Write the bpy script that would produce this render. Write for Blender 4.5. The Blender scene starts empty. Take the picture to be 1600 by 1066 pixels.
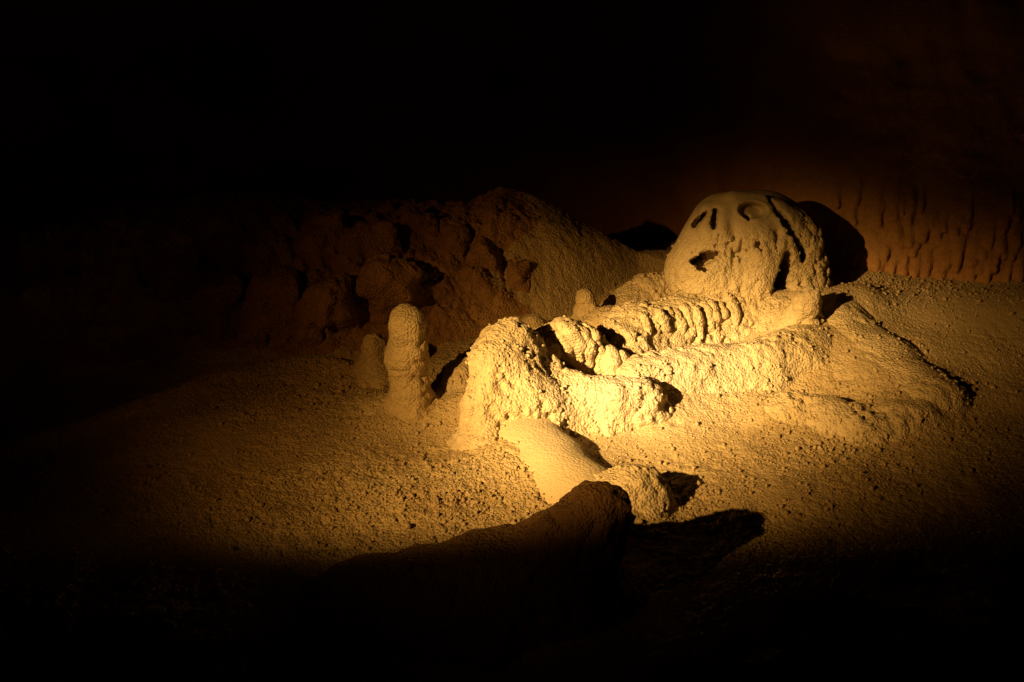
import bpy, math, random
import numpy as np
from mathutils import Vector

# ------------------------------------------------------------------ camera
S = bpy.context.scene
COL = S.collection
W0, H0, FPX = 1600.0, 1066.0, 2198.0
PITCH = math.radians(25.0)
CAM = np.array([0.0, 0.0, 0.80])
FWD = np.array([0.0, math.cos(PITCH), -math.sin(PITCH)])
UPV = np.array([0.0, math.sin(PITCH), math.cos(PITCH)])
cam = bpy.data.cameras.new('camera')
cam.sensor_width = 36.0
cam.lens = FPX / W0 * 36.0
cam.clip_start = 0.02
cam.clip_end = 100.0
cam_o = bpy.data.objects.new('camera', cam)
COL.objects.link(cam_o)
cam_o.location = CAM
cam_o.rotation_euler = (math.pi / 2 - PITCH, 0, 0)
S.camera = cam_o

# ------------------------------------------------------------------ world: the dark of a cave
wd = bpy.data.worlds.new('World')
S.world = wd
wd.use_nodes = True
wd.node_tree.nodes['Background'].inputs[0].default_value = (0.9, 0.45, 0.2, 1)
wd.node_tree.nodes['Background'].inputs[1].default_value = 0.0006

# ------------------------------------------------------------------ the visitor lamp: one warm narrow beam from the left
AIM = np.array([0.156, 1.528, 0.03])
AZ, EL = math.radians(47.0), math.radians(27.0)
LAMP = AIM - 2.6 * np.array([math.cos(EL)*math.cos(AZ), math.cos(EL)*math.sin(AZ), -math.sin(EL)])
LAMP_POWER = 1560.0
sp = bpy.data.lights.new('beam_lamp', 'SPOT')
sp.energy = LAMP_POWER
sp.shadow_soft_size = 0.016
sp.spot_size = math.radians(70)
sp.spot_blend = 0.5
sp.use_nodes = True
nt = sp.node_tree
em = nt.nodes['Emission']
tc = nt.nodes.new('ShaderNodeTexCoord')
sx = nt.nodes.new('ShaderNodeSeparateXYZ')
nt.links.new(tc.outputs['Normal'], sx.inputs[0])
def lm(op, a, b=None):
    n = nt.nodes.new('ShaderNodeMath'); n.operation = op
    for i, v in enumerate((a, b)):
        if v is None: continue
        if isinstance(v, (int, float)): n.inputs[i].default_value = v
        else: nt.links.new(v, n.inputs[i])
    return n.outputs[0]
zc = lm('MAXIMUM', lm('ABSOLUTE', sx.outputs[2]), 1e-4)
da = lm('MULTIPLY', lm('DIVIDE', sx.outputs[0], zc), 180 / math.pi)      # degrees right of the axis
db = lm('MULTIPLY', lm('DIVIDE', sx.outputs[1], zc), 180 / math.pi)      # degrees above it
def dist(cx, cy):
    u = lm('SUBTRACT', da, cx); v = lm('SUBTRACT', db, cy)
    return lm('SQRT', lm('ADD', lm('MULTIPLY', u, u), lm('MULTIPLY', v, v)))
fac = lm('DIVIDE', dist(0.25, 0.15), 20.0)
# near cutoff stands in for an unseen obstacle's shadow; side and top fades added
def beam_fade(v, lo, hi, out_lo, out_hi):
    m_ = nt.nodes.new('ShaderNodeMapRange'); m_.interpolation_type = 'SMOOTHSTEP'
    nt.links.new(v, m_.inputs[0])
    for i_, v_ in ((1, lo), (2, hi), (3, out_lo), (4, out_hi)): m_.inputs[i_].default_value = v_
    return m_.outputs[0]
inside = lm('SUBTRACT', lm('MULTIPLY', lm('ADD', db, 5.7), 0.876), lm('MULTIPLY', lm('ADD', da, 0.5), 0.482))
near_cut = beam_fade(inside, -0.90, 0.75, 0.020, 1.0)
side = lm('MULTIPLY', beam_fade(da, 4.5, 9.5, 1.0, 0.12), lm('MULTIPLY', beam_fade(da, -13.0, -3.8, 0.36, 1.0), beam_fade(db, -8.0, -5.0, 0.10, 1.0)))
top_fade = beam_fade(db, 2.0, 7.6, 1.0, 0.004)  # added upper cutoff of the beam, darkens skull top and wall
def ramp(stops):
    r = nt.nodes.new('ShaderNodeValToRGB')
    e = r.color_ramp.elements
    while len(e) < len(stops): e.new(0.5)
    for k, (p, c) in enumerate(stops):
        e[k].position = p / 20.0
        e[k].color = (c[0], c[1], c[2], 1)
    r.color_ramp.interpolation = 'LINEAR'
    nt.links.new(fac, r.inputs[0])
    return r
# a reflector lamp: white-hot core, amber skirt, faint spill
prof = ramp([(0.0, (1.0,)*3), (1.3, (0.96,)*3), (2.4, (0.68,)*3), (3.8, (0.32,)*3), (5.2, (0.140,)*3), (7.0, (0.060,)*3),
             (9.0, (0.030,)*3), (11.0, (0.014,)*3), (14.0, (0.003,)*3), (20.0, (0.0005,)*3)])
tint = ramp([(0.0, (1.0, 0.68, 0.31)), (2.6, (1.0, 0.610, 0.185)), (5.5, (1.0, 0.52, 0.11)),
             (9.0, (1.0, 0.42, 0.065)), (13.0, (1.0, 0.35, 0.05))])
nt.links.new(tint.outputs[0], em.inputs['Color'])
nt.links.new(lm('MULTIPLY', prof.outputs[0], lm('MULTIPLY', near_cut, lm('MULTIPLY', side, top_fade))), em.inputs['Strength'])
spo = bpy.data.objects.new('beam_lamp', sp)
COL.objects.link(spo)
spo.location = LAMP
spo.rotation_euler = Vector(AIM - LAMP).to_track_quat('-Z', 'Y').to_euler()

S.view_settings.view_transform = 'Standard'
S.view_settings.look = 'None'
S.view_settings.exposure = 0.0
S.view_settings.gamma = 1.0
S.render.engine = 'CYCLES'
S.cycles.max_bounces = 6
S.cycles.diffuse_bounces = 4

# ------------------------------------------------------------------ pixel -> place
def ray(px, py):
    d = FWD + (px - W0/2)/FPX * np.array([1.0, 0, 0]) - (py - H0/2)/FPX * UPV
    return d
def pz(px, py, z):            # where the sight line meets height z
    d = ray(px, py)
    return CAM + d * ((z - CAM[2]) / d[2])
def pyy(px, py, y):           # where it meets the upright plane at depth y
    d = ray(px, py)
    return CAM + d * (y / d[1])

# ------------------------------------------------------------------ noise (numpy)
G3 = np.array([[1,1,0],[-1,1,0],[1,-1,0],[-1,-1,0],[1,0,1],[-1,0,1],[1,0,-1],[-1,0,-1],
               [0,1,1],[0,-1,1],[0,1,-1],[0,-1,-1],[1,1,0],[-1,1,0],[0,-1,1],[0,-1,-1]], dtype=np.float32)
def hsh(ix, iy, iz, seed):
    h = (ix.astype(np.uint32) * np.uint32(374761393)) ^ (iy.astype(np.uint32) * np.uint32(668265263)) \
        ^ (iz.astype(np.uint32) * np.uint32(2147483647 - 1274126177)) ^ np.uint32((seed * 974634221) & 0xffffffff)
    h = (h ^ (h >> np.uint32(13))) * np.uint32(1274126177)
    h = (h ^ (h >> np.uint32(15))) * np.uint32(2246822519)
    return h ^ (h >> np.uint32(16))
def perlin(x, y, z, seed=0):
    x = np.asarray(x, np.float32); y = np.asarray(y, np.float32); z = np.asarray(z, np.float32)
    xi = np.floor(x); yi = np.floor(y); zi = np.floor(z)
    fx = x - xi; fy = y - yi; fz = z - zi
    xi = xi.astype(np.int32); yi = yi.astype(np.int32); zi = zi.astype(np.int32)
    u = fx*fx*fx*(fx*(fx*6-15)+10); v = fy*fy*fy*(fy*(fy*6-15)+10); w = fz*fz*fz*(fz*(fz*6-15)+10)
    out = 0
    for a in (0, 1):
        wa = u if a else 1-u
        for b in (0, 1):
            wb = wa * (v if b else 1-v)
            for c in (0, 1):
                g = G3[(hsh(xi+a, yi+b, zi+c, seed) & np.uint32(15)).astype(np.int32)]
                out = out + wb * (w if c else 1-w) * (g[..., 0]*(fx-a) + g[..., 1]*(fy-b) + g[..., 2]*(fz-c))
    return out
def fbm(p, fr, octs=3, seed=0, gain=0.5):
    o = 0; a = 1.0
    for k in range(octs):
        o = o + a * perlin(p[0]*fr, p[1]*fr, p[2]*fr, seed+k); a *= gain; fr *= 2.03
    return o
def worley(p, fr, seed=0):    # distance to the nearest scattered point
    x = np.asarray(p[0]*fr, np.float32); y = np.asarray(p[1]*fr, np.float32); z = np.asarray(p[2]*fr, np.float32)
    bx = np.floor(x-0.5).astype(np.int32); by = np.floor(y-0.5).astype(np.int32); bz = np.floor(z-0.5).astype(np.int32)
    best = np.full(np.broadcast(x, y, z).shape, 9.0, np.float32)
    for a in (0, 1):
        for b in (0, 1):
            for c in (0, 1):
                h = hsh(bx+a, by+b, bz+c, seed)
                jx = (h & np.uint32(1023)).astype(np.float32)/1023.0
                jy = ((h >> np.uint32(10)) & np.uint32(1023)).astype(np.float32)/1023.0
                jz = ((h >> np.uint32(20)) & np.uint32(1023)).astype(np.float32)/1023.0
                d = (bx+a+jx-x)**2 + (by+b+jy-y)**2 + (bz+c+jz-z)**2
                best = np.minimum(best, d)
    return np.sqrt(best)
def sstep(a, b, x):
    t = np.clip((x-a)/(b-a), 0, 1); return t*t*(3-2*t)
def smin(a, b, k):
    h = np.clip(0.5 + 0.5*(b-a)/k, 0, 1)
    return b*(1-h) + a*h - k*h*(1-h)
def smax(a, b, k): return -smin(-a, -b, k)
def crust(p, seed=0):         # popcorn crust of dried silt, about -1..1
    q = (p[0] + 0.004*perlin(p[0]*60, p[1]*60, p[2]*60, seed+1), p[1] + 0.004*perlin(p[0]*60+9, p[1]*60, p[2]*60, seed+2), p[2])
    lump = 0.42 - 1.35*worley(q, 92, seed+3)**2
    fine = 0.36 - 1.2*worley(q, 190, seed+5)**2
    mid = perlin(p[0]*38, p[1]*38, p[2]*38, seed+7)
    gate = sstep(-0.35, 0.30, perlin(p[0]*24, p[1]*24, p[2]*24, seed+11))
    return lump*(0.30+0.85*gate) + 0.45*fine + 0.55*mid

# ------------------------------------------------------------------ materials
def material(name, base, dark, light, bump=1.0, rough=0.9, patch=9.0, smooth_tint=None):
    m = bpy.data.materials.new(name); m.use_nodes = True
    t = m.node_tree; N = t.nodes; L = t.links
    b = N['Principled BSDF']
    b.inputs['Roughness'].default_value = rough
    b.inputs['Specular IOR Level'].default_value = 0.25
    co = N.new('ShaderNodeTexCoord')
    # world-scale coordinates: the meshes carry no scale of their own
    g = N.new('ShaderNodeNewGeometry')
    def noise(scale, det, r=0.6):
        n = N.new('ShaderNodeTexNoise'); n.inputs['Scale'].default_value = scale
        n.inputs['Detail'].default_value = det; n.inputs['Roughness'].default_value = r
        L.new(g.outputs['Position'], n.inputs['Vector']); return n
    n1 = noise(patch, 5); n2 = noise(160, 3)
    r1 = N.new('ShaderNodeValToRGB')
    e = r1.color_ramp.elements
    e[0].position = 0.33; e[0].color = (*dark, 1)
    e[1].position = 0.70; e[1].color = (*light, 1)
    k = e.new(0.50); k.color = (*base, 1)
    L.new(n1.outputs[0], r1.inputs[0])
    mx = N.new('ShaderNodeMix'); mx.data_type = 'RGBA'; mx.blend_type = 'OVERLAY'
    mx.inputs[0].default_value = 0.35
    L.new(r1.outputs[0], mx.inputs[6]); L.new(n2.outputs[0], mx.inputs[7])
    at = N.new('ShaderNodeAttribute'); at.attribute_name = 'crust'
    colour = mx.outputs[2]
    if smooth_tint:
        m2 = N.new('ShaderNodeMix'); m2.data_type = 'RGBA'
        L.new(at.outputs['Fac'], m2.inputs[0])
        m2.inputs[6].default_value = (*smooth_tint, 1)
        L.new(colour, m2.inputs[7]); colour = m2.outputs[2]
    L.new(colour, b.inputs['Base Color'])
    v = N.new('ShaderNodeTexVoronoi'); v.inputs['Scale'].default_value = 320
    L.new(g.outputs['Position'], v.inputs['Vector'])
    n3 = noise(330, 4, 0.7)
    inv = N.new('ShaderNodeMath'); inv.operation = 'SUBTRACT'; inv.inputs[0].default_value = 0.9
    L.new(v.outputs['Distance'], inv.inputs[1])
    ad = N.new('ShaderNodeMath'); ad.operation = 'ADD'
    L.new(inv.outputs[0], ad.inputs[0]); L.new(n3.outputs[0], ad.inputs[1])
    bp = N.new('ShaderNodeBump'); bp.inputs['Distance'].default_value = 0.0024 * bump
    st = N.new('ShaderNodeMath'); st.operation = 'MULTIPLY_ADD'
    L.new(at.outputs['Fac'], st.inputs[0]); st.inputs[1].default_value = 0.85; st.inputs[2].default_value = 0.12
    L.new(st.outputs[0], bp.inputs['Strength'])
    L.new(ad.outputs[0], bp.inputs['Height'])
    L.new(bp.outputs[0], b.inputs['Normal'])
    return m
M_SILT = material('pale_cave_silt', (0.44, 0.330, 0.180), (0.34, 0.238, 0.118), (0.50, 0.385, 0.22), 0.9, smooth_tint=(0.44, 0.33, 0.19))
M_BONE = material('crusted_bone', (0.50, 0.390, 0.235), (0.42, 0.315, 0.175), (0.56, 0.45, 0.29), 0.9, smooth_tint=(0.42, 0.325, 0.20))
M_CLAY = material('red_brown_clay', (0.34, 0.192, 0.084), (0.24, 0.128, 0.054), (0.40, 0.24, 0.11), 1.2)
M_WALL = material('iron_stained_wall', (0.38, 0.195, 0.078), (0.29, 0.140, 0.052), (0.43, 0.235, 0.10), 0.8)
M_CLAY_SHADED = material('shade_darkened_clay', (0.20, 0.112, 0.050), (0.14, 0.075, 0.032), (0.25, 0.145, 0.066), 1.2)  # mound clay, colour darkened to imitate the shade lying on it
M_GRIT = material('grit', (0.38, 0.28, 0.155), (0.24, 0.165, 0.085), (0.48, 0.37, 0.22), 0.6)

# ------------------------------------------------------------------ mesh helpers
def mesh_from(name, V, F, mat, attr=None, smooth=True):
    me = bpy.data.meshes.new(name)
    V = np.ascontiguousarray(V, np.float32); F = np.ascontiguousarray(F, np.int32)
    n = F.shape[1]
    me.vertices.add(len(V)); me.vertices.foreach_set('co', V.ravel())
    me.loops.add(F.size); me.loops.foreach_set('vertex_index', F.ravel())
    me.polygons.add(len(F)); me.polygons.foreach_set('loop_start', np.arange(0, F.size, n, dtype=np.int32))
    me.polygons.foreach_set('loop_total', np.full(len(F), n, np.int32))
    me.polygons.foreach_set('use_smooth', np.full(len(F), smooth, dtype=bool))
    a = me.attributes.new('crust', 'FLOAT', 'POINT')
    a.data.foreach_set('value', np.ascontiguousarray(attr if attr is not None else np.ones(len(V)), np.float32))
    me.update(calc_edges=True); me.validate()
    me.materials.append(mat)
    return me
def obj(name, me, parent=None, label=None, cat=None, group=None, kind=None):
    o = bpy.data.objects.new(name, me); COL.objects.link(o)
    if parent is not None: o.parent = parent
    if label: o['label'] = label
    if cat: o['category'] = cat
    if group: o['group'] = group
    if kind: o['kind'] = kind
    return o
def nets(f, org, h):          # iso-surface of a sampled distance field (surface nets)
    f = f.astype(np.float32); ins = f < 0
    nx, ny, nz = f.shape
    c = np.zeros((nx-1, ny-1, nz-1), np.int8)
    for a in (0, 1):
        for b in (0, 1):
            for d in (0, 1):
                c += ins[a:nx-1+a, b:ny-1+b, d:nz-1+d]
    act = (c > 0) & (c < 8)
    I = np.argwhere(act)
    idx = np.full(act.shape, -1, np.int32); idx[act] = np.arange(len(I))
    acc = np.zeros((len(I), 3), np.float32); cnt = np.zeros(len(I), np.float32)
    i, j, k = I.T
    cs = [(a, b, d) for a in (0, 1) for b in (0, 1) for d in (0, 1)]
    for p in cs:
        for q in cs:
            if q <= p or sum(abs(p[t]-q[t]) for t in range(3)) != 1: continue
            fa = f[i+p[0], j+p[1], k+p[2]]; fb = f[i+q[0], j+q[1], k+q[2]]
            m = (fa < 0) != (fb < 0)
            t = np.where(m, fa / np.where(m, fa-fb, 1), 0)
            for ax in range(3):
                acc[:, ax] += np.where(m, p[ax] + t*(q[ax]-p[ax]), 0)
            cnt += m
    V = (I + acc/cnt[:, None]) * h + org
    Fs = []
    def quads(A, B, o1, o2, sl):
        s = np.argwhere((A != B))
        s = s[(s[:, o1] > 0) & (s[:, o2] > 0)]
        flip = A[tuple(s.T)]
        e1 = np.zeros(3, int); e1[o1] = 1; e2 = np.zeros(3, int); e2[o2] = 1
        ok = np.ones(len(s), bool)
        for ax in (o1, o2): ok &= s[:, ax] < act.shape[ax]
        s = s[ok]; flip = flip[ok]
        q = np.stack([idx[tuple((s-e1-e2).T)], idx[tuple((s-e2).T)], idx[tuple(s.T)], idx[tuple((s-e1).T)]], 1)
        q[~flip] = q[~flip][:, ::-1]
        Fs.append(q)
    quads(ins[:-1], ins[1:], 1, 2, 0)
    quads(ins[:, :-1], ins[:, 1:], 2, 0, 1)
    quads(ins[:, :, :-1], ins[:, :, 1:], 0, 1, 2)
    F = np.concatenate(Fs)
    F = F[(F >= 0).all(1)]
    return V, F

# ------------------------------------------------------------------ terrain: height of the cave floor
def curve(pts):               # pixel polyline on z=0 -> y as a function of x
    P = np.array([pz(a, b, 0.0)[:2] for a, b in pts]); P = P[P[:, 0].argsort()]
    return P[:, 0], P[:, 1]
FX, FY = curve([(-900, 640), (0, 585), (300, 552), (560, 556), (700, 535), (790, 515), (860, 500), (930, 468), (990, 440), (1040, 418)])
RX, RY = curve([(-600, 800), (130, 665), (330, 592), (450, 566), (580, 570), (680, 560)])
CZ_X = np.array([-3, pz(250, 430, 0)[0], pz(420, 430, 0)[0], pz(600, 430, 0)[0], pz(700, 430, 0)[0], pz(785, 430, 0)[0], pz(850, 430, 0)[0], pz(930, 430, 0)[0], pz(1000, 430, 0)[0]])
CZ_Z = np.array([0.24, 0.150, 0.138, 0.132, 0.118, 0.122, 0.092, 0.052, 0.022])
HUMPS = []                    # gentle mounding of silt round the bones: (a, b, height, width)
def hump(p, q, h, w): HUMPS.append((np.array(pz(*p, 0)[:2]), np.array(pz(*q, 0)[:2]), h, w))
hump((760, 640), (1010, 640), 0.018, 0.06)
hump((1000, 600), (1230, 575), 0.026, 0.07)
hump((1000, 522), (1190, 505), 0.028, 0.065)
hump((1250, 540), (1430, 630), 0.020, 0.075)
hump((1240, 520), (1330, 510), 0.022, 0.05)
hump((1215, 650), (1430, 665), 0.012, 0.045)
hump((800, 700), (960, 800), 0.020, 0.06)
hump((600, 630), (700, 640), 0.014, 0.05)
hump((650, 790), (760, 740), 0.012, 0.06)
hump((1180, 790), (1330, 760), 0.006, 0.05)
hump((880, 540), (930, 520), 0.015, 0.06)
hump((945, 540), (990, 545), 0.024, 0.045)
def floor_h(x, y, detail=True):
    x = np.asarray(x, np.float64); y = np.asarray(y, np.float64)
    z0 = np.zeros_like(x)
    h = 0.010*fbm((x, y, z0), 3.1, 3, 21) + 0.004*perlin(x*14, y*14, z0, 33)
    for a, b, hh, w in HUMPS:
        ab = b-a; t = np.clip(((x-a[0])*ab[0]+(y-a[1])*ab[1])/(ab@ab), 0, 1)
        d2 = (x-a[0]-t*ab[0])**2 + (y-a[1]-t*ab[1])**2
        h = h + hh*np.exp(-d2/(w*w)*1.4)
    # low broken rim of an old pool on the left; ground behind it a little lower
    yr = np.interp(x, RX, RY) + 0.012*perlin(x*13, z0+3, z0, 41)
    left = 1 - sstep(-0.16, -0.02, x)
    h = h + left*(0.012*np.exp(-((y-yr+0.015)/0.028)**2) - 0.014*sstep(-0.004, 0.012, y-yr))
    # rubble bank at the back left
    d = y - np.interp(x, FX, FY) + 0.02*perlin(x*9, y*9, z0, 43)
    cz = np.interp(x, CZ_X, CZ_Z) + 0.018*perlin(x*7, z0, z0+5, 47)*(x < 0.1)
    bank = 0.78*np.maximum(d, 0)
    rel = fbm((x*1.0+y*0.5, y*0.8-x*0.4, z0), 11, 3, 51)
    rid = 1-np.abs(perlin((x+0.55*y)*22, (y-0.3*x)*9, z0, 53))*2.4
    bank = bank + sstep(0.01, 0.09, d)*(0.030*rel + 0.011*np.maximum(rid, 0))*(1-0.85*sstep(-0.03, 0.07, x))
    bank = smin(bank, np.maximum(cz, 0.0) - 0.25*np.maximum(d-0.25, 0), 0.03)
    h = h + np.where((x < 0.4), np.maximum(bank, 0), 0)*(1-sstep(0.22, 0.36, x))
    # ground climbing gently to the wall on the right, dropping towards the camera
    h = h + 0.042*sstep(0.32, 0.50, x)*sstep(1.46, 1.80, y)
    h = h - 0.38*np.maximum(y-1.99, 0)*(1-sstep(0.22, 0.40, x))       # falls away behind the ridge
    h = h - 0.10*sstep(1.15, 0.6, y)
    return h
def crust_amount(x, y):
    """0 smooth silt, 1 popcorn crust"""
    n = perlin(x*6, y*6, np.zeros_like(x), 61)
    a = 0.72 + 0.5*n
    s = pz(1480, 520, 0)
    a = a - 0.35*np.exp(-(((x-s[0])/0.22)**2 + ((y-s[1])/0.10)**2))
    s = pz(1400, 445, 0)
    a = a - 0.9*np.exp(-(((x-s[0])/0.22)**2 + ((y-s[1])/0.05)**2))
    s = pz(690, 780, 0)
    a = a + 0.6*np.exp(-(((x-s[0])/0.16)**2 + ((y-s[1])/0.10)**2))
    a = a - 0.12*sstep(0.02, 0.16, x)*sstep(1.25, 1.32, y)
    return np.clip(a, 0.05, 1.3)
def axis(lo, a, b, hi, fine):
    mid = np.arange(a, b, fine)
    def out(s, e):
        r = []; st = fine; v = s
        while abs(v-s) < abs(e-s):
            st *= 1.12; v += st if e > s else -st; r.append(v)
        return r
    return np.array(out(a, lo)[::-1] + list(mid) + out(b, hi))
ax_x = axis(-4.0, -0.62, 0.76, 4.0, 0.0018)
ax_y = axis(-1.5, 1.06, 2.06, 3.4, 0.0018)
GX, GY = np.meshgrid(ax_x, ax_y, indexing='ij')
HZ = floor_h(GX, GY)
ca = crust_amount(GX, GY)
cr = crust((GX, GY, HZ), 100)
pit = np.minimum(0.0, perlin(GX*62, GY*62, GX*0, 71) + 0.30)   # small pits
sp_ = pz(640, 780, 0)
pa = 0.25 + 0.75*np.exp(-(((GX-sp_[0])/0.25)**2 + ((GY-sp_[1])/0.12)**2))
onbank = sstep(0.0, 0.05, GY - np.interp(GX, FX, FY))*(1-0.85*sstep(-0.03, 0.06, GX))*(1-sstep(0.1, 0.25, GX))*(GY < 2.3)
bk = 0.0
mk = onbank > 0.01
bkv = np.zeros_like(HZ)
bkv[mk] = 0.010*crust((GX[mk]*0.50, GY[mk]*0.36, HZ[mk]*0.5), 140) + 0.006*crust((GX[mk], GY[mk]*0.75, HZ[mk]), 150)
fn_ = 0.34 - 1.2*worley((GX, GY, HZ), 300, 161)**2
HZ = HZ + 0.0030*cr*ca + 0.0022*fn_*np.clip(ca, 0, 1) + 0.010*pit*ca*pa + bkv*onbank
nx, ny = HZ.shape
ID = np.arange(nx*ny).reshape(nx, ny)
V = np.stack([GX, GY, HZ], -1).reshape(-1, 3)
F = np.stack([ID[:-1, :-1], ID[1:, :-1], ID[1:, 1:], ID[:-1, 1:]], -1).reshape(-1, 4)
fl = mesh_from('cave_floor', V, F, M_SILT, np.clip(ca, 0, 1).ravel())
fl.materials.append(M_CLAY)
d_ = GY - np.interp(GX, FX, FY)
cl = ((d_ > 0.012+0.03*perlin(GX*20, GY*20, GX*0, 81)) & (GX < 0.02+0.1*perlin(GX*9, GY*9, GX*0, 83)))[:-1, :-1].ravel()
fl.polygons.foreach_set('material_index', cl.astype(np.int32))
obj('cave_floor', fl, kind='structure')
def hit(px, py):              # where a sight line meets the bare floor
    d = ray(px, py); ts = np.linspace(0.9, 3.2, 1500)
    P = CAM + d*ts[:, None]
    g = P[:, 2] - floor_h(P[:, 0], P[:, 1])
    k = np.argmax(g < 0) if (g < 0).any() else len(ts)-1
    return P[k]

# ------------------------------------------------------------------ back wall
WBX, WBY = curve([(-1200, 420), (0, 330), (700, 240), (1000, 258), (1120, 330), (1180, 390)])
_w = np.array([pz(a_, b_, 0.05)[:2] for a_, b_ in [(1262, 385), (1300, 402), (1350, 410), (1400, 415), (1450, 418), (1500, 422), (1600, 429), (1900, 455), (2600, 520)]])
WBX = np.concatenate([WBX, _w[:, 0], [4.0]]); WBY = np.concatenate([WBY, _w[:, 1]-0.021, [1.2]])
rng = random.Random(5)
drips = []
for a, b in [(1345, 330), (1398, 345), (1425, 350), (1440, 365), (1463, 363), (1500, 345), (1487, 395), (1510, 395), (1530, 398), (1533, 370),
             (1550, 375), (1572, 372), (1575, 410), (1590, 420), (1597, 405), (1378, 338), (1380, 352), (1440, 410), (1420, 378), (1525, 415)]:
    drips.append((a+rng.uniform(-2, 2), b, rng.uniform(6, 9), rng.uniform(22, 42)))
for k in range(70):
    drips.append((rng.uniform(1310, 1640), rng.uniform(318, 432), rng.uniform(4, 7.5), rng.uniform(14, 30)))
for k in range(60):
    drips.append((rng.uniform(1640, 2300), rng.uniform(300, 432), rng.uniform(6, 10), rng.uniform(18, 40)))
xs = axis(-4.0, 0.34, 0.92, 4.0, 0.0026)
zs = axis(-0.8, 0.0, 0.30, 2.2, 0.0026)
WX, WZ = np.meshgrid(xs, zs, indexing='ij')
wby = np.interp(WX, WBX, WBY) + 0.005
zero = np.zeros_like(WX)
WYY = wby + 0.42*WZ + 0.10*np.maximum(WZ-0.35, 0) + 0.03*fbm((WX, WZ, zero), 4, 4, 90) - 0.02*np.exp(-(WZ/0.03)**2) \
      + sstep(0.32, -0.1, WX)*0.12*fbm((WX, WZ, zero), 3, 3, 95)
relief = zero.copy()
for (a, b, w, l) in drips:
    yb = 1.87
    q = pyy(a, b, yb); x0, z0 = q[0], q[2]
    sw = w/1080.0; sl = l/1080.0*1.15
    # a hanging tongue of flowstone: rounded nose below, fading upward
    dx = np.clip((WX-x0 - 0.22*(WZ-z0) - 0.003*perlin(WX*40, WZ*40, zero, 99))/sw, -1, 1)
    dz = (WZ-z0)
    up = np.clip(dz/sl, 0, 1)
    body = np.where(dz > 0, (1-up)**0.9, np.clip(1-(dz/(sw*(1.5+0.8*dx)))**2, 0, 1))
    relief = np.maximum(relief, (0.006+0.62*sw)*body*np.sqrt(np.clip(1-dx*dx, 0, 1)))
WYY = WYY - relief - 0.0022*fbm((WX, WZ, WYY), 60, 3, 97)
nx, ny = WX.shape
ID = np.arange(nx*ny).reshape(nx, ny)
F = np.stack([ID[:-1, :-1], ID[1:, :-1], ID[1:, 1:], ID[:-1, 1:]], -1).reshape(-1, 4)
wl = mesh_from('cave_wall', np.stack([WX, WYY, WZ], -1).reshape(-1, 3), F, M_WALL, np.full(nx*ny, 0.45))
obj('cave_wall', wl, kind='structure')

# ------------------------------------------------------------------ distance-field builder
class Field:
    def __init__(self, lo, hi, h):
        self.h = h; self.lo = np.array(lo, float)
        n = np.ceil((np.array(hi)-self.lo)/h).astype(int)+1
        g = [self.lo[a] + h*np.arange(n[a]) for a in range(3)]
        self.ax = g
        self.X, self.Y, self.Z = np.meshgrid(*[v.astype(np.float32) for v in g], indexing='ij')
        self.f = np.full(self.X.shape, 1.0, np.float32)
    def cone(self, a, b, ra, rb, flat=1.0):
        a = np.array(a); b = np.array(b); ab = b-a
        t = np.clip(((self.X-a[0])*ab[0]+(self.Y-a[1])*ab[1]+(self.Z-a[2])*ab[2])/max(ab@ab, 1e-9), 0, 1)
        d = np.sqrt((self.X-a[0]-t*ab[0])**2+(self.Y-a[1]-t*ab[1])**2+((self.Z-a[2]-t*ab[2])/flat)**2)
        return d-(ra+t*(rb-ra))
    def chain(self, pts, k=0.012, flat=1.0):      # pts: (x,y,z,r)
        d = None
        for (p, q) in zip(pts[:-1], pts[1:]):
            c = self.cone(p[:3], q[:3], p[3], q[3], flat)
            d = c if d is None else smin(d, c, k)
        return d
    def ell(self, c, r):
        q = np.sqrt(((self.X-c[0])/r[0])**2+((self.Y-c[1])/r[1])**2+((self.Z-c[2])/r[2])**2)
        return (q-1)*min(r)
    def add(self, d, k=0.012): self.f = smin(self.f, d, k)
    def cut(self, d, k=0.006): self.f = smax(self.f, -d, k)
    def seat(self, k=0.022, sink=0.003):          # silt banked up against the foot
        hx = floor_h(*np.meshgrid(self.ax[0], self.ax[1], indexing='ij'))[:, :, None]
        g = self.Z - hx + sink + 0.55*np.maximum(self.f-0.010, 0)
        self.f = smin(self.f, g, k)
        self.f = np.maximum(self.f, -(self.Z-(hx-0.035)))
    def roughen(self, amp, seed, fn=None):
        m = np.abs(self.f) < 0.022
        p = (self.X[m], self.Y[m], self.Z[m])
        a = fn(*p) if fn else 1.0
        self.f[m] -= amp*(crust(p, seed)*a).astype(np.float32) + (0.0060*perlin(p[0]*19, p[1]*19, p[2]*19, seed+9)).astype(np.float32)
    def mesh(self, name, mat, attr=None):
        # leave the border empty so that the surface is closed
        f = self.f
        f[0] = f[-1] = 1e-3; f[:, 0] = f[:, -1] = 1e-3; f[:, :, 0] = f[:, :, -1] = 1e-3
        V, F = nets(f, self.lo, self.h)
        a = np.ones(len(V)) if attr is None else attr(V[:, 0], V[:, 1], V[:, 2])
        return mesh_from(name, V, F, mat, a)
def field_for(pts, pad=0.05, h=0.0024, zlo=-0.05):
    P = np.array([p[:3] for p in pts]); r = max(p[3] for p in pts)
    lo = P.min(0)-r-pad; hi = P.max(0)+r+0.015; hi[:2] += pad-0.015
    lo[2] = min(zlo, P[:, 2].min()-0.04)
    return Field(lo, hi, h)
def B(px, py, z, r): q = pz(px, py, z); return (q[0], q[1], q[2], r)
def D(px, py, y, r): q = pyy(px, py, y); return (q[0], q[1], q[2], r)
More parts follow.
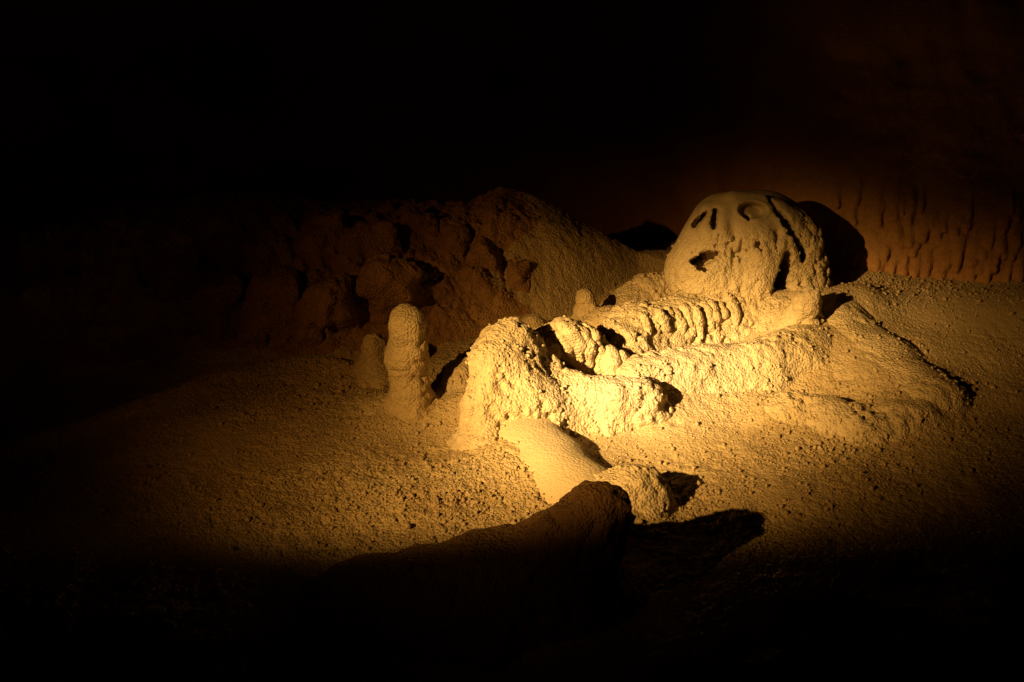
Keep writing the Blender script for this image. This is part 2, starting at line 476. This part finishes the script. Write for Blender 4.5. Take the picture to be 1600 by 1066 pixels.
def simple(name, pts, mat, seed, parent=None, amp=0.0038, h=0.0024, k=0.012, flat=1.0, cuts=(), seat=0.022, fn=None, attr=None, **kw):
    fd = field_for(pts, h=h)
    fd.add(fd.chain(pts, k, flat))
    for c in cuts:
        fd.cut(fd.chain(c, 0.004))
    if seat: fd.seat(seat)
    fd.roughen(amp, seed, fn)
    return obj(name, fd.mesh(name, mat, attr), parent, **kw)

# ------------------------------------------------------------------ the skeleton
sk = bpy.data.objects.new('human_skeleton', None); COL.objects.link(sk)
sk['label'] = 'silt-crusted human skeleton lying on the cave floor in the lamp beam'
sk['category'] = 'skeleton'
sk.empty_display_size = 0.1

# skull ------------------------------------------------------------
SC = pyy(1165, 390, 1.835)
SPX = FPX / float((SC-CAM) @ FWD)
RT = np.array([1.0, 0, 0])
def build_skull():
    lo = SC - np.array([0.15, 0.13, 0.125]); hi = SC + np.array([0.13, 0.13, 0.12])
    fd = Field(lo, hi, 0.0021)
    dx = fd.X-SC[0]; dy = fd.Y-SC[1]; dz = fd.Z-SC[2]
    U = dx; V = dy*UPV[1]+dz*UPV[2]; Wd = -(dy*FWD[1]+dz*FWD[2])     # face frame: right, up, out
    fd.X, fd.Y, fd.Z = U.astype(np.float32), V.astype(np.float32), Wd.astype(np.float32)
    def L(px, py, w=0.0): return np.array([(px-1165)/SPX, -(py-390)/SPX, w])
    def s(px): return px/SPX
    c = fd.ell(L(1179, 388, -0.005), (s(103), s(92), 0.092))
    fd.add(c, 0.02)
    # face and muzzle
    fd.add(fd.cone(L(1126, 362, 0.042), L(1087, 425, 0.035), 0.050, 0.046), 0.020)
    fd.add(fd.cone(L(1105, 435, 0.040), L(1130, 465, 0.035), 0.046, 0.045), 0.02)
    # cheek, jaw
    fd.add(fd.cone(L(1160, 385, 0.060), L(1166, 450, 0.045), 0.030, 0.040), 0.02)
    fd.add(fd.cone(L(1160, 360, 0.070), L(1222, 392, 0.058), 0.017, 0.021), 0.011)     # cheek arch
    fd.add(fd.cone(L(1222, 395, 0.052), L(1232, 420, 0.050), 0.018, 0.012), 0.010)
    fd.add(fd.cone(L(1246, 420, 0.030), L(1244, 480, 0.035), 0.036, 0.038), 0.02)      # crusted back of the skull
    # brow and bridge of the nose
    fd.add(fd.cone(L(1134, 320, 0.074), L(1176, 319, 0.066), 0.010, 0.009), 0.018)
    fd.add(fd.cone(L(1202, 345, 0.060), L(1238, 375, 0.045), 0.020, 0.028), 0.018)
    fd.add(fd.cone(L(1094, 336, 0.070), L(1090, 366, 0.080), 0.008, 0.010), 0.010)
    fd.add(fd.cone(L(1114, 338, 0.080), L(1114, 366, 0.085), 0.007, 0.009), 0.010)
    fd.add(fd.cone(L(1092, 378, 0.082), L(1118, 380, 0.086), 0.007, 0.007), 0.010)
    f0 = fd.f.copy()
    def groove(pts, depth, k=0.003):
        best = None
        for (a, b) in zip(pts[:-1], pts[1:]):
            pa = L(a[0], a[1]); pb = L(b[0], b[1]); ab = (pb-pa)[:2]
            t = np.clip(((U-pa[0])*ab[0]+(V-pa[1])*ab[1])/max(ab@ab, 1e-9), 0, 1)
            d = np.sqrt((U-pa[0]-t*ab[0])**2+(V-pa[1]-t*ab[1])**2) - (s(a[2])+t*(s(b[2])-s(a[2])))
            best = d if best is None else np.minimum(best, d)
        best = best + 0.0034*wob
        g = np.maximum(best, -(f0+depth))
        g = np.maximum(g, -(Wd+0.03))      # from the front only
        fd.f = smax(fd.f, -g, k)
    wob = perlin(U*150, V*150, Wd*150, 5)
    groove([(1187, 317, 1.4), (1197, 337, 3.0), (1211, 353, 5.2), (1226, 377, 4.4), (1239, 398, 7.0), (1241, 410, 4.5)], 0.028)
    groove([(1214, 402, 6), (1211, 425, 10.5), (1206, 450, 13), (1206, 490, 14)], 0.06)
    groove([(1073, 415, 5), (1088, 408, 7.5), (1108, 404, 5)], 0.036)
    groove([(1092, 410, 7), (1089, 424, 7), (1080, 422, 4)], 0.026)
    groove([(1105, 338, 5.2), (1101, 361, 6.0)], 0.020)
    groove([(1092, 340, 3.8), (1076, 357, 5.0)], 0.016)
    groove([(1164, 382, 1.4), (1168, 390, 2.6), (1172, 398, 1.8)], 0.011)
    for gx, y0, y1 in ((1121, 381, 412), (1131, 382, 414), (1141, 380, 415), (1107, 372, 392), (1196, 372, 392)):
        groove([(gx+2, y0, 1.2), (gx, (y0+y1)/2, 1.8), (gx-1, y1, 1.2)], 0.0034)
    # eye socket: shallow silted bowl with a rim
    # hollows either side of the nose and under the cheekbone
    for hx_, hy_, rx_, ry_, dp_ in ((1128, 362, 12, 18, 0.0040), (1150, 402, 16, 20, 0.0050), (1090, 410, 22, 13, 0.0030), (1196, 372, 12, 22, 0.004)):
        q_ = ((U-L(hx_, hy_)[0])/s(rx_))**2+((V-L(hx_, hy_)[1])/s(ry_))**2
        fd.f = fd.f + np.where(Wd > 0.0, dp_*np.exp(-1.6*q_), 0).astype(np.float32)
    e = np.sqrt(((U-L(1160, 337)[0])/s(23))**2+((V-L(1160, 337)[1])/s(13.5))**2)
    fd.f = fd.f + np.where(Wd > 0.02, 0.0066*(1-sstep(0.70, 1.0, e)) - 0.0022*np.exp(-((e-1.12)/0.13)**2), 0).astype(np.float32)
    groove([(1147, 346, 2.5), (1153, 349, 3.5)], 0.016)
    # a second shallow hollow behind the nose
    # crust grows downwards: smooth brow, popcorn on cheek and back
    m = np.abs(fd.f) < 0.02
    u = U[m]*SPX+1165; v = 390-V[m]*SPX
    am = np.clip(sstep(345, 405, v)*0.75 + 0.9*sstep(1200, 1245, u)*sstep(318, 362, v), 0.06, 1.15)
    p = (U[m], V[m]*0.72, Wd[m])          # drips a little longer than wide
    fd.f[m] -= (0.0054*am*crust(p, 7)).astype(np.float32) + 0.0020*perlin(U[m]*20, V[m]*20, Wd[m]*20, 12)
    f = fd.f
    f[0] = f[-1] = 1e-3; f[:, 0] = f[:, -1] = 1e-3; f[:, :, 0] = f[:, :, -1] = 1e-3
    Vt, F = nets(f, lo, 0.0021)
    q = Vt - SC
    u = q[:, 0]*SPX+1165; v = 390-(q @ UPV)*SPX; w = -(q @ FWD)
    at = np.clip(sstep(340, 400, v)*0.9 + 0.9*sstep(1200, 1245, u)*sstep(318, 362, v), 0.08, 1)
    # lower jaw is a piece of its own: below the mouth, forward of the slot
    fu = u[F].mean(1); fv = v[F].mean(1); fw = w[F].mean(1)
    jaw = (fu < 1207) & (fv > 418 + 0.10*(fu-1090)*(fu > 1090) + 4*np.sin(fu*0.35)) & (fw > -0.01) & ~((fu > 1172) & (fv < 436))
    def sub(mask, name):
        Fm = F[mask]; used, inv = np.unique(Fm, return_inverse=True)
        return mesh_from(name, Vt[used], inv.reshape(Fm.shape), M_BONE, at[used])
    so = obj('skull', sub(~jaw, 'skull'), sk, label='rounded skull with hollow mouth and filled eye socket')
    obj('jaw', sub(jaw, 'jaw'), so)
build_skull()

# chest behind and below the chin --------------------------------
def surf(fd, px, py):         # where a sight line meets a field's surface
    d = ray(px, py); ts = np.linspace(1.2, 2.6, 1400)
    P = CAM + d*ts[:, None]
    I = np.round((P-fd.lo)/fd.h).astype(int)
    ok = ((I >= 0) & (I < np.array(fd.f.shape))).all(1)
    v = np.ones(len(ts)); v[ok] = fd.f[I[ok, 0], I[ok, 1], I[ok, 2]]
    return P[np.argmax(v < 0)] if (v < 0).any() else pz(px, py, 0.04)
def on(fd, px, py, r, lift=0.25):
    q = surf(fd, px, py); v = CAM-q; v /= np.linalg.norm(v)
    n = (v + np.array([0, 0, 1.0])); n /= np.linalg.norm(n)
    q = q + n*r*lift
    return (q[0], q[1], q[2], r)
def bed(pts, seed, amp, seat, cuts=(), k=0.014):
    fd = field_for(pts); fd.add(fd.chain(pts, k))
    for c in cuts: fd.cut(fd.chain(c, 0.004))
    fd.seat(seat); fd.roughen(amp, seed); return fd
cf = bed([B(968, 538, 0.030, 0.032), B(1010, 520, 0.028, 0.034), B(1060, 507, 0.026, 0.034), B(1140, 496, 0.024, 0.034), B(1215, 508, 0.014, 0.030)], 201, 0.0056, 0.05)
rr_ = random.Random(77)
chest_ribs = []
for k in range(11):
    t = k/10.0
    x = 1008+t*132+rr_.uniform(-3, 3); y = 507-t*24
    l0 = rr_.uniform(12, 24); l1 = rr_.uniform(10, 34); lf = rr_.uniform(-0.45, 0.25); x += rr_.uniform(-3, 3)
    chest_ribs.append([on(cf, x-6, y-l0, 0.0028, 0.0), on(cf, x-1, y-8, 0.0040, lf), on(cf, x+5, y+8, 0.0036, lf), on(cf, x+9, y+l1, 0.0020, -0.3)])
chest = obj('rib_cage', cf.mesh('rib_cage', M_BONE), sk)
for k, c in enumerate(chest_ribs):
    simple('rib', c, M_BONE, 210+k, chest, amp=0.0034, h=0.0021, seat=0)
# fallen cluster of curved ribs on the belly side ------------------
bf = bed([B(846, 526, 0.058, 0.015), B(880, 528, 0.062, 0.022), B(912, 543, 0.048, 0.024), B(940, 566, 0.022, 0.022)], 230, 0.0030, 0.03,
         cuts=[[B(868, 574, 0.042, 0.013), B(908, 590, 0.030, 0.013)]])
belly_ribs = [[(845, 532), (857, 542), (866, 549), (870, 553)], [(860, 518), (876, 530), (887, 546), (890, 558)], [(876, 510), (894, 523), (905, 542), (906, 564)],
              [(893, 508), (912, 524), (922, 546), (922, 572)], [(912, 510), (930, 529), (939, 553), (936, 582)]]
brp = [[on(bf, a, b, r, 0.75) for (a, b), r in zip(c, (0.0050, 0.0062, 0.0062, 0.0050))] for c in belly_ribs]
belly = obj('belly_ribs', bf.mesh('belly_ribs', M_BONE), sk)
for k, c in enumerate(brp):
    simple('rib', c, M_BONE, 240+k, belly, amp=0.0024, h=0.0021, seat=0)
simple('rib', [B(936, 546, .050, .006), B(949, 558, .044, .0095), B(957, 573, .034, .0100), B(956, 588, .024, .008)], M_BONE, 246, belly, amp=0.005, seat=0.01)
simple('rib', [B(945, 538, .040, .004), B(970, 558, .044, .007), B(980, 582, .030, .007)], M_BONE, 247, belly, amp=0.003, h=0.0021, seat=0.01)

# hip, with the tall crusted peak ---------------------------------
hip_pts = [B(742, 690, 0.000, 0.020), B(752, 640, 0.033, 0.020), B(766, 572, 0.074, 0.024), B(782, 545, 0.080, 0.026), B(800, 538, 0.080, 0.027), B(820, 552, 0.066, 0.023),
           B(846, 582, 0.044, 0.020), B(900, 614, 0.030, 0.020), B(960, 622, 0.030, 0.023), B(1008, 618, 0.030, 0.023)]
hip = field_for(hip_pts)
hip.add(hip.chain(hip_pts, 0.014))
hip.add(hip.chain([B(796, 560, 0.066, 0.036), B(796, 602, 0.044, 0.042), B(790, 640, 0.018, 0.044)], 0.014), 0.014)
hip.add(hip.chain([B(820, 630, 0.030, 0.036), B(860, 640, 0.018, 0.032), B(930, 650, 0.004, 0.026)], 0.014), 0.018)
hip.cut(hip.chain([B(772, 640, 0.060, 0.003), B(782, 618, 0.076, 0.005), B(788, 608, 0.082, 0.005)], 0.004), 0.006)
hip.cut(hip.chain([B(852, 611, 0.062, 0.004), B(866, 612, 0.058, 0.002)], 0.002), 0.003)
hip.cut(hip.chain([B(935, 648, 0.040, 0.006), B(965, 640, 0.036, 0.008)], 0.002), 0.006)
hip.seat(0.035)
hip.roughen(0.0052, 260)
obj('hip_bone', hip.mesh('hip_bone', M_BONE), sk, label='tall crusted hip bone ending in a bright peak')
simple('hip_stump', [D(742, 552, 1.60, 0.014), D(722, 590, 1.575, 0.022), D(706, 640, 1.55, 0.026)], M_BONE, 270, sk, amp=0.0046)

# thigh: smooth slab running to the knee --------------------------
def slab_fn(x, y, z):
    return 0.18 + 0*x
th_pts = [B(796, 630, 0.012, 0.026), B(826, 664, 0.014, 0.032), B(868, 712, 0.012, 0.033), B(914, 772, 0.007, 0.033)]
th = field_for(th_pts)
th.add(th.chain(th_pts, 0.012, flat=0.52))
th.seat(0.026)
th.roughen(0.0038, 280, slab_fn)
obj('thigh_bone', th.mesh('thigh_bone', M_BONE, lambda x, y, z: np.full_like(x, 0.34)), sk, label='smooth pale thigh bone without crust')
simple('knee', [B(972, 768, 0.012, 0.026), B(990, 765, 0.016, 0.031), B(1010, 786, 0.004, 0.028)], M_BONE, 285, sk, amp=0.0050, seat=0.02, flat=0.85)

# forearm bright in the beam, shoulder and upper arm --------------
simple('forearm', [B(1004, 592, 0.022, 0.021), B(1080, 582, 0.022, 0.024), B(1190, 572, 0.020, 0.026), B(1252, 550, 0.020, 0.024)], M_BONE, 290, sk, amp=0.0052, seat=0.05,
       cuts=[[B(1246, 533, 0.052, 0.003), B(1254, 550, 0.050, 0.006), B(1261, 562, 0.044, 0.005)]])
simple('shoulder', [B(1268, 463, 0.082, 0.0105), B(1260, 477, 0.068, 0.0155), B(1246, 500, 0.042, 0.019), B(1234, 520, 0.024, 0.020)], M_BONE, 296, sk, amp=0.0046, seat=0.02)
simple('upper_arm', [B(1296, 502, 0.022, 0.022), B(1318, 520, 0.020, 0.020), B(1380, 572, 0.006, 0.021), B(1430, 610, 0.002, 0.021), B(1458, 632, 0.006, 0.023)],
       M_BONE, 300, sk, amp=0.0036, seat=0.055)
simple('hand', [B(1235, 645, 0.000, 0.018), B(1300, 660, 0.000, 0.019), B(1350, 678, 0.0, 0.017), B(1440, 665, 0.0, 0.014)], M_BONE, 305, sk, amp=0.0056, seat=0.045)
simple('neck_bone', [B(1050, 450, 0.022, 0.026), B(1010, 462, 0.020, 0.026), B(985, 478, 0.012, 0.024)], M_BONE, 310, sk, amp=0.0058, seat=0.05)
simple('neck_bone', [B(1222, 512, 0.012, 0.018), B(1238, 512, 0.010, 0.018)], M_BONE, 312, sk, amp=0.0058, seat=0.04)

# ------------------------------------------------------------------ stalagmites
def own_origin(o):            # origin at the base
    me = o.data
    n = len(me.vertices); a = np.empty(n*3, np.float32); me.vertices.foreach_get('co', a); a = a.reshape(-1, 3)
    c = np.array([(a[:, 0].min()+a[:, 0].max())/2, (a[:, 1].min()+a[:, 1].max())/2, 0.0])
    me.vertices.foreach_set('co', (a-c).astype(np.float32).ravel()); o.location = c; me.update()
def thing(name, pts, mat, seed, label, cat, group=None, **kw):
    o = simple(name, pts, mat, seed, None, label=label, cat=cat, group=group, **kw)
    own_origin(o); return o
thing('stalagmite', [D(637, 507, 1.535, 0.0235), D(636, 560, 1.535, 0.0235), D(640, 610, 1.53, 0.0245), D(640, 650, 1.53, 0.025)], M_SILT, 320,
      'tallest rounded stalagmite post standing left of the bright hip bone', 'stalagmite', 'stalagmites', amp=0.0036, seat=0.022)
thing('stalagmite', [D(588, 540, 1.62, 0.014), D(588, 575, 1.62, 0.019), D(596, 600, 1.60, 0.021)], M_SILT, 326,
      'short dim stalagmite stump pressed against the left of the tallest post', 'stalagmite', 'stalagmites', amp=0.0050, seat=0.03)
thing('stalagmite', [D(913, 466, 1.745, 0.0145), D(916, 490, 1.745, 0.0165), D(926, 522, 1.735, 0.024)], M_SILT, 332,
      'slim knobbed stalagmite between the chin and the curved ribs', 'stalagmite', 'stalagmites', amp=0.003, seat=0.018)
thing('stalagmite', [D(831, 508, 1.72, 0.013), D(832, 540, 1.72, 0.022)], M_SILT, 336,
      'small stalagmite tip peeking up behind the bright peak', 'stalagmite', 'stalagmites', amp=0.003, seat=0.04)
# ------------------------------------------------------------------ foreground mound, out of the beam
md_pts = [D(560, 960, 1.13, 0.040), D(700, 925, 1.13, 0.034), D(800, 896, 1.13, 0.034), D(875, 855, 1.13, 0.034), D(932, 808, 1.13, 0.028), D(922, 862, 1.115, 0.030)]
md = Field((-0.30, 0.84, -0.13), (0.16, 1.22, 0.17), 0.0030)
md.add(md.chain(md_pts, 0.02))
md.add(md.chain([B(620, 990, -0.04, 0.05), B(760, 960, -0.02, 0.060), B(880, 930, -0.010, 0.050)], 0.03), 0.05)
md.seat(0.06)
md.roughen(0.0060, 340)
mo = obj('clay_mound', md.mesh('clay_mound', M_CLAY_SHADED), None, 'shade-darkened clay mound in the foreground shading the ground beside the knee', 'mound')
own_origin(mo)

# ------------------------------------------------------------------ boulders on the rubble bank
def boulder(px, py, rx, ry, seed, label, rot=0.0, mat=M_CLAY, sink=0.35, out=0.0):
    g = hit(px, py + ry*0.55)
    sc = FPX/float((g-CAM) @ FWD)
    a = rx/sc; b = ry/sc
    c = g + np.array([0, (0.25-out)*a, b*(1-sink)*0.6])
    lo = c-np.array([a*1.5, a*1.4, b*1.7]); hi = c+np.array([a*1.5, a*1.4, b*1.6])
    fd = Field(lo, hi, 0.0030)
    X, Y, Z = fd.X-c[0], fd.Y-c[1], fd.Z-c[2]
    cr_, sr_ = math.cos(rot), math.sin(rot)
    U = X*cr_+Z*sr_; Vv = -X*sr_+Z*cr_
    q = (np.abs(U/a)**2.6+np.abs(Y/(a*0.9))**2.6+np.abs(Vv/b)**2.6)**(1/2.6)
    fd.f = ((q-1)*min(a, b)).astype(np.float32)
    p = (fd.X, fd.Y, fd.Z)
    rr = random.Random(seed)
    for _ in range(5):        # knobs and broken faces
        o_ = [rr.uniform(-0.7, 0.7) for _ in range(3)]; rk = rr.uniform(0.35, 0.6)*min(a, b)
        d_k = np.sqrt((X-o_[0]*a)**2+(Y+abs(o_[1])*a)**2+(Z-o_[2]*b)**2)-rk
        fd.f = smin(fd.f, d_k, 0.012)
    for _ in range(4):
        n_ = np.array([rr.uniform(-1, 1), rr.uniform(-1, 0.3), rr.uniform(-0.2, 1)]); n_ /= np.linalg.norm(n_)
        fd.f = smax(fd.f, (X*n_[0]+Y*n_[1]+Z*n_[2])-rr.uniform(0.62, 0.9)*min(a, b), 0.006)
    fd.f += (0.42*min(a, b)*fbm(p, 0.6/min(a, b), 3, seed)).astype(np.float32)
    fd.seat(0.03)
    m_ = np.abs(fd.f) < 0.03
    fd.f[m_] -= (0.006*crust((fd.X[m_]*0.55, fd.Y[m_]*0.55, fd.Z[m_]*0.45), seed+60)).astype(np.float32)
    fd.roughen(0.0050, seed, None)
    o = obj('boulder', fd.mesh('boulder', mat), None, label=label, cat='boulder', group='boulders on the rubble bank')
    own_origin(o)
boulder(619, 437, 46, 46, 403, 'large rounded boulder directly behind the tallest stalagmite post', out=0.55)
boulder(512, 462, 48, 58, 405, 'knobbly boulder left of the round one behind the stalagmite, with deep shadow beside it', out=0.35)
boulder(425, 480, 46, 46, 409, 'dim boulder third from the tallest stalagmite, going left')
boulder(330, 470, 45, 55, 413, 'leftmost boulder, almost lost in darkness')
boulder(585, 372, 32, 24, 417, 'small block above the large rounded boulder')
boulder(505, 352, 26, 26, 421, 'dim block high on the bank above the knobbly boulder')
boulder(712, 362, 17, 38, 425, 'narrow leaning slab near the crest of the bank', rot=0.5)
boulder(755, 388, 14, 30, 429, 'narrow slab right of the other leaning slab on the bank', rot=0.6)
boulder(655, 345, 30, 20, 433, 'low block on the crest above the boulders')
boulder(810, 428, 12, 22, 437, 'small sliver of rock on the bank right of the slabs', rot=0.6)

# ------------------------------------------------------------------ loose grit
def grains(name, P, sz, seed, mat, parent=None, **kw):
    r = np.random.default_rng(seed)
    t = (1+5**.5)/2
    iv = np.array([[-1,t,0],[1,t,0],[-1,-t,0],[1,-t,0],[0,-1,t],[0,1,t],[0,-1,-t],[0,1,-t],[t,0,-1],[t,0,1],[-t,0,-1],[-t,0,1]])/1.9
    ifc = np.array([[0,11,5],[0,5,1],[0,1,7],[0,7,10],[0,10,11],[1,5,9],[5,11,4],[11,10,2],[10,7,6],[7,1,8],[3,9,4],[3,4,2],[3,2,6],[3,6,8],[3,8,9],[4,9,5],[2,4,11],[6,2,10],[8,6,7],[9,8,1]])
    n = len(P)
    Vv = iv[None]*(1+0.28*r.normal(size=(n, 12, 1)).clip(-1, 1))*sz[:, None, None]*(0.75+0.5*r.random((n, 1, 3)))
    Vv = Vv + P[:, None, :]
    Fv = ifc[None]+(np.arange(n)*12)[:, None, None]
    return obj(name, mesh_from(name, Vv.reshape(-1, 3), Fv.reshape(-1, 3), mat, np.full(n*12, 0.6)), parent, **kw)
def on_floor(gx, gy):
    ix = np.clip(np.searchsorted(ax_x, gx), 0, len(ax_x)-1); iy = np.clip(np.searchsorted(ax_y, gy), 0, len(ax_y)-1)
    return HZ[ix, iy]
r_ = np.random.default_rng(9)
pts = []
for (n, cx, cy, sx_, sy_) in [(500, 680, 770, 110, 40), (900, 1430, 488, 90, 13), (500, 1180, 780, 170, 40), (500, 400, 740, 170, 60),
                              (300, 850, 800, 130, 25), (260, 1450, 600, 120, 60), (300, 1120, 690, 170, 50), (200, 520, 600, 70, 25), (500, 1340, 680, 80, 25)]:
    for _ in range(n): pts.append((cx+r_.normal()*sx_, cy+r_.normal()*sy_))
P = np.array([pz(a, b, 0) for a, b in pts]); P = P[(P[:, 1] > 1.0) & (P[:, 1] < 1.95)]
sz = 0.0009+0.0024*r_.random(len(P))**4
P[:, 2] = on_floor(P[:, 0], P[:, 1])+sz*0.3
grains('gravel', P, sz, 3, M_GRIT, label='loose pale grit scattered over the cave floor', cat='gravel', kind='stuff')
# sandy skin of the floor: fine round grains half sunk in it
n = 26000
gx = r_.uniform(-0.50, 0.72, n); gy = r_.uniform(1.15, 1.92, n)
keep = (perlin(gx*9, gy*9, gx*0, 171) > -0.22) & (crust_amount(gx, gy) > 0.22)
gx = gx[keep]; gy = gy[keep]; sz = 0.0006+0.0011*r_.random(len(gx))**2.5
grains('sand', np.stack([gx, gy, on_floor(gx, gy)+sz*0.1], 1), sz, 4, M_SILT, label='fine rounded sand grains on the lit floor', cat='sand', kind='stuff')
# popcorn crust on the bones
cp = []
for o in list(sk.children):
    for m_o in [o] + list(o.children):
        if m_o.type != 'MESH' or m_o.name.startswith('thigh'): continue
        me = m_o.data; k = len(me.vertices)
        co = np.empty(k*3, np.float32); me.vertices.foreach_get('co', co); co = co.reshape(-1, 3)
        at = np.empty(k, np.float32); me.attributes['crust'].data.foreach_get('value', at)
        cl_ = perlin(co[:, 0]*38, co[:, 1]*38, co[:, 2]*38, 181)
        sel = np.flatnonzero((r_.random(k) < (0.022 if m_o.name.startswith(('skull', 'jaw')) else 0.065)*sstep(-0.10, 0.35, cl_)*(at > 0.5)) & (co[:, 2] > floor_h(co[:, 0], co[:, 1])))
        cp.append(co[sel])
cp = np.concatenate(cp)
sz = 0.0010+0.0018*r_.random(len(cp))**2
grains('popcorn_crust', cp, sz, 5, M_BONE, sk, kind='stuff')
print('crust grains', len(cp))
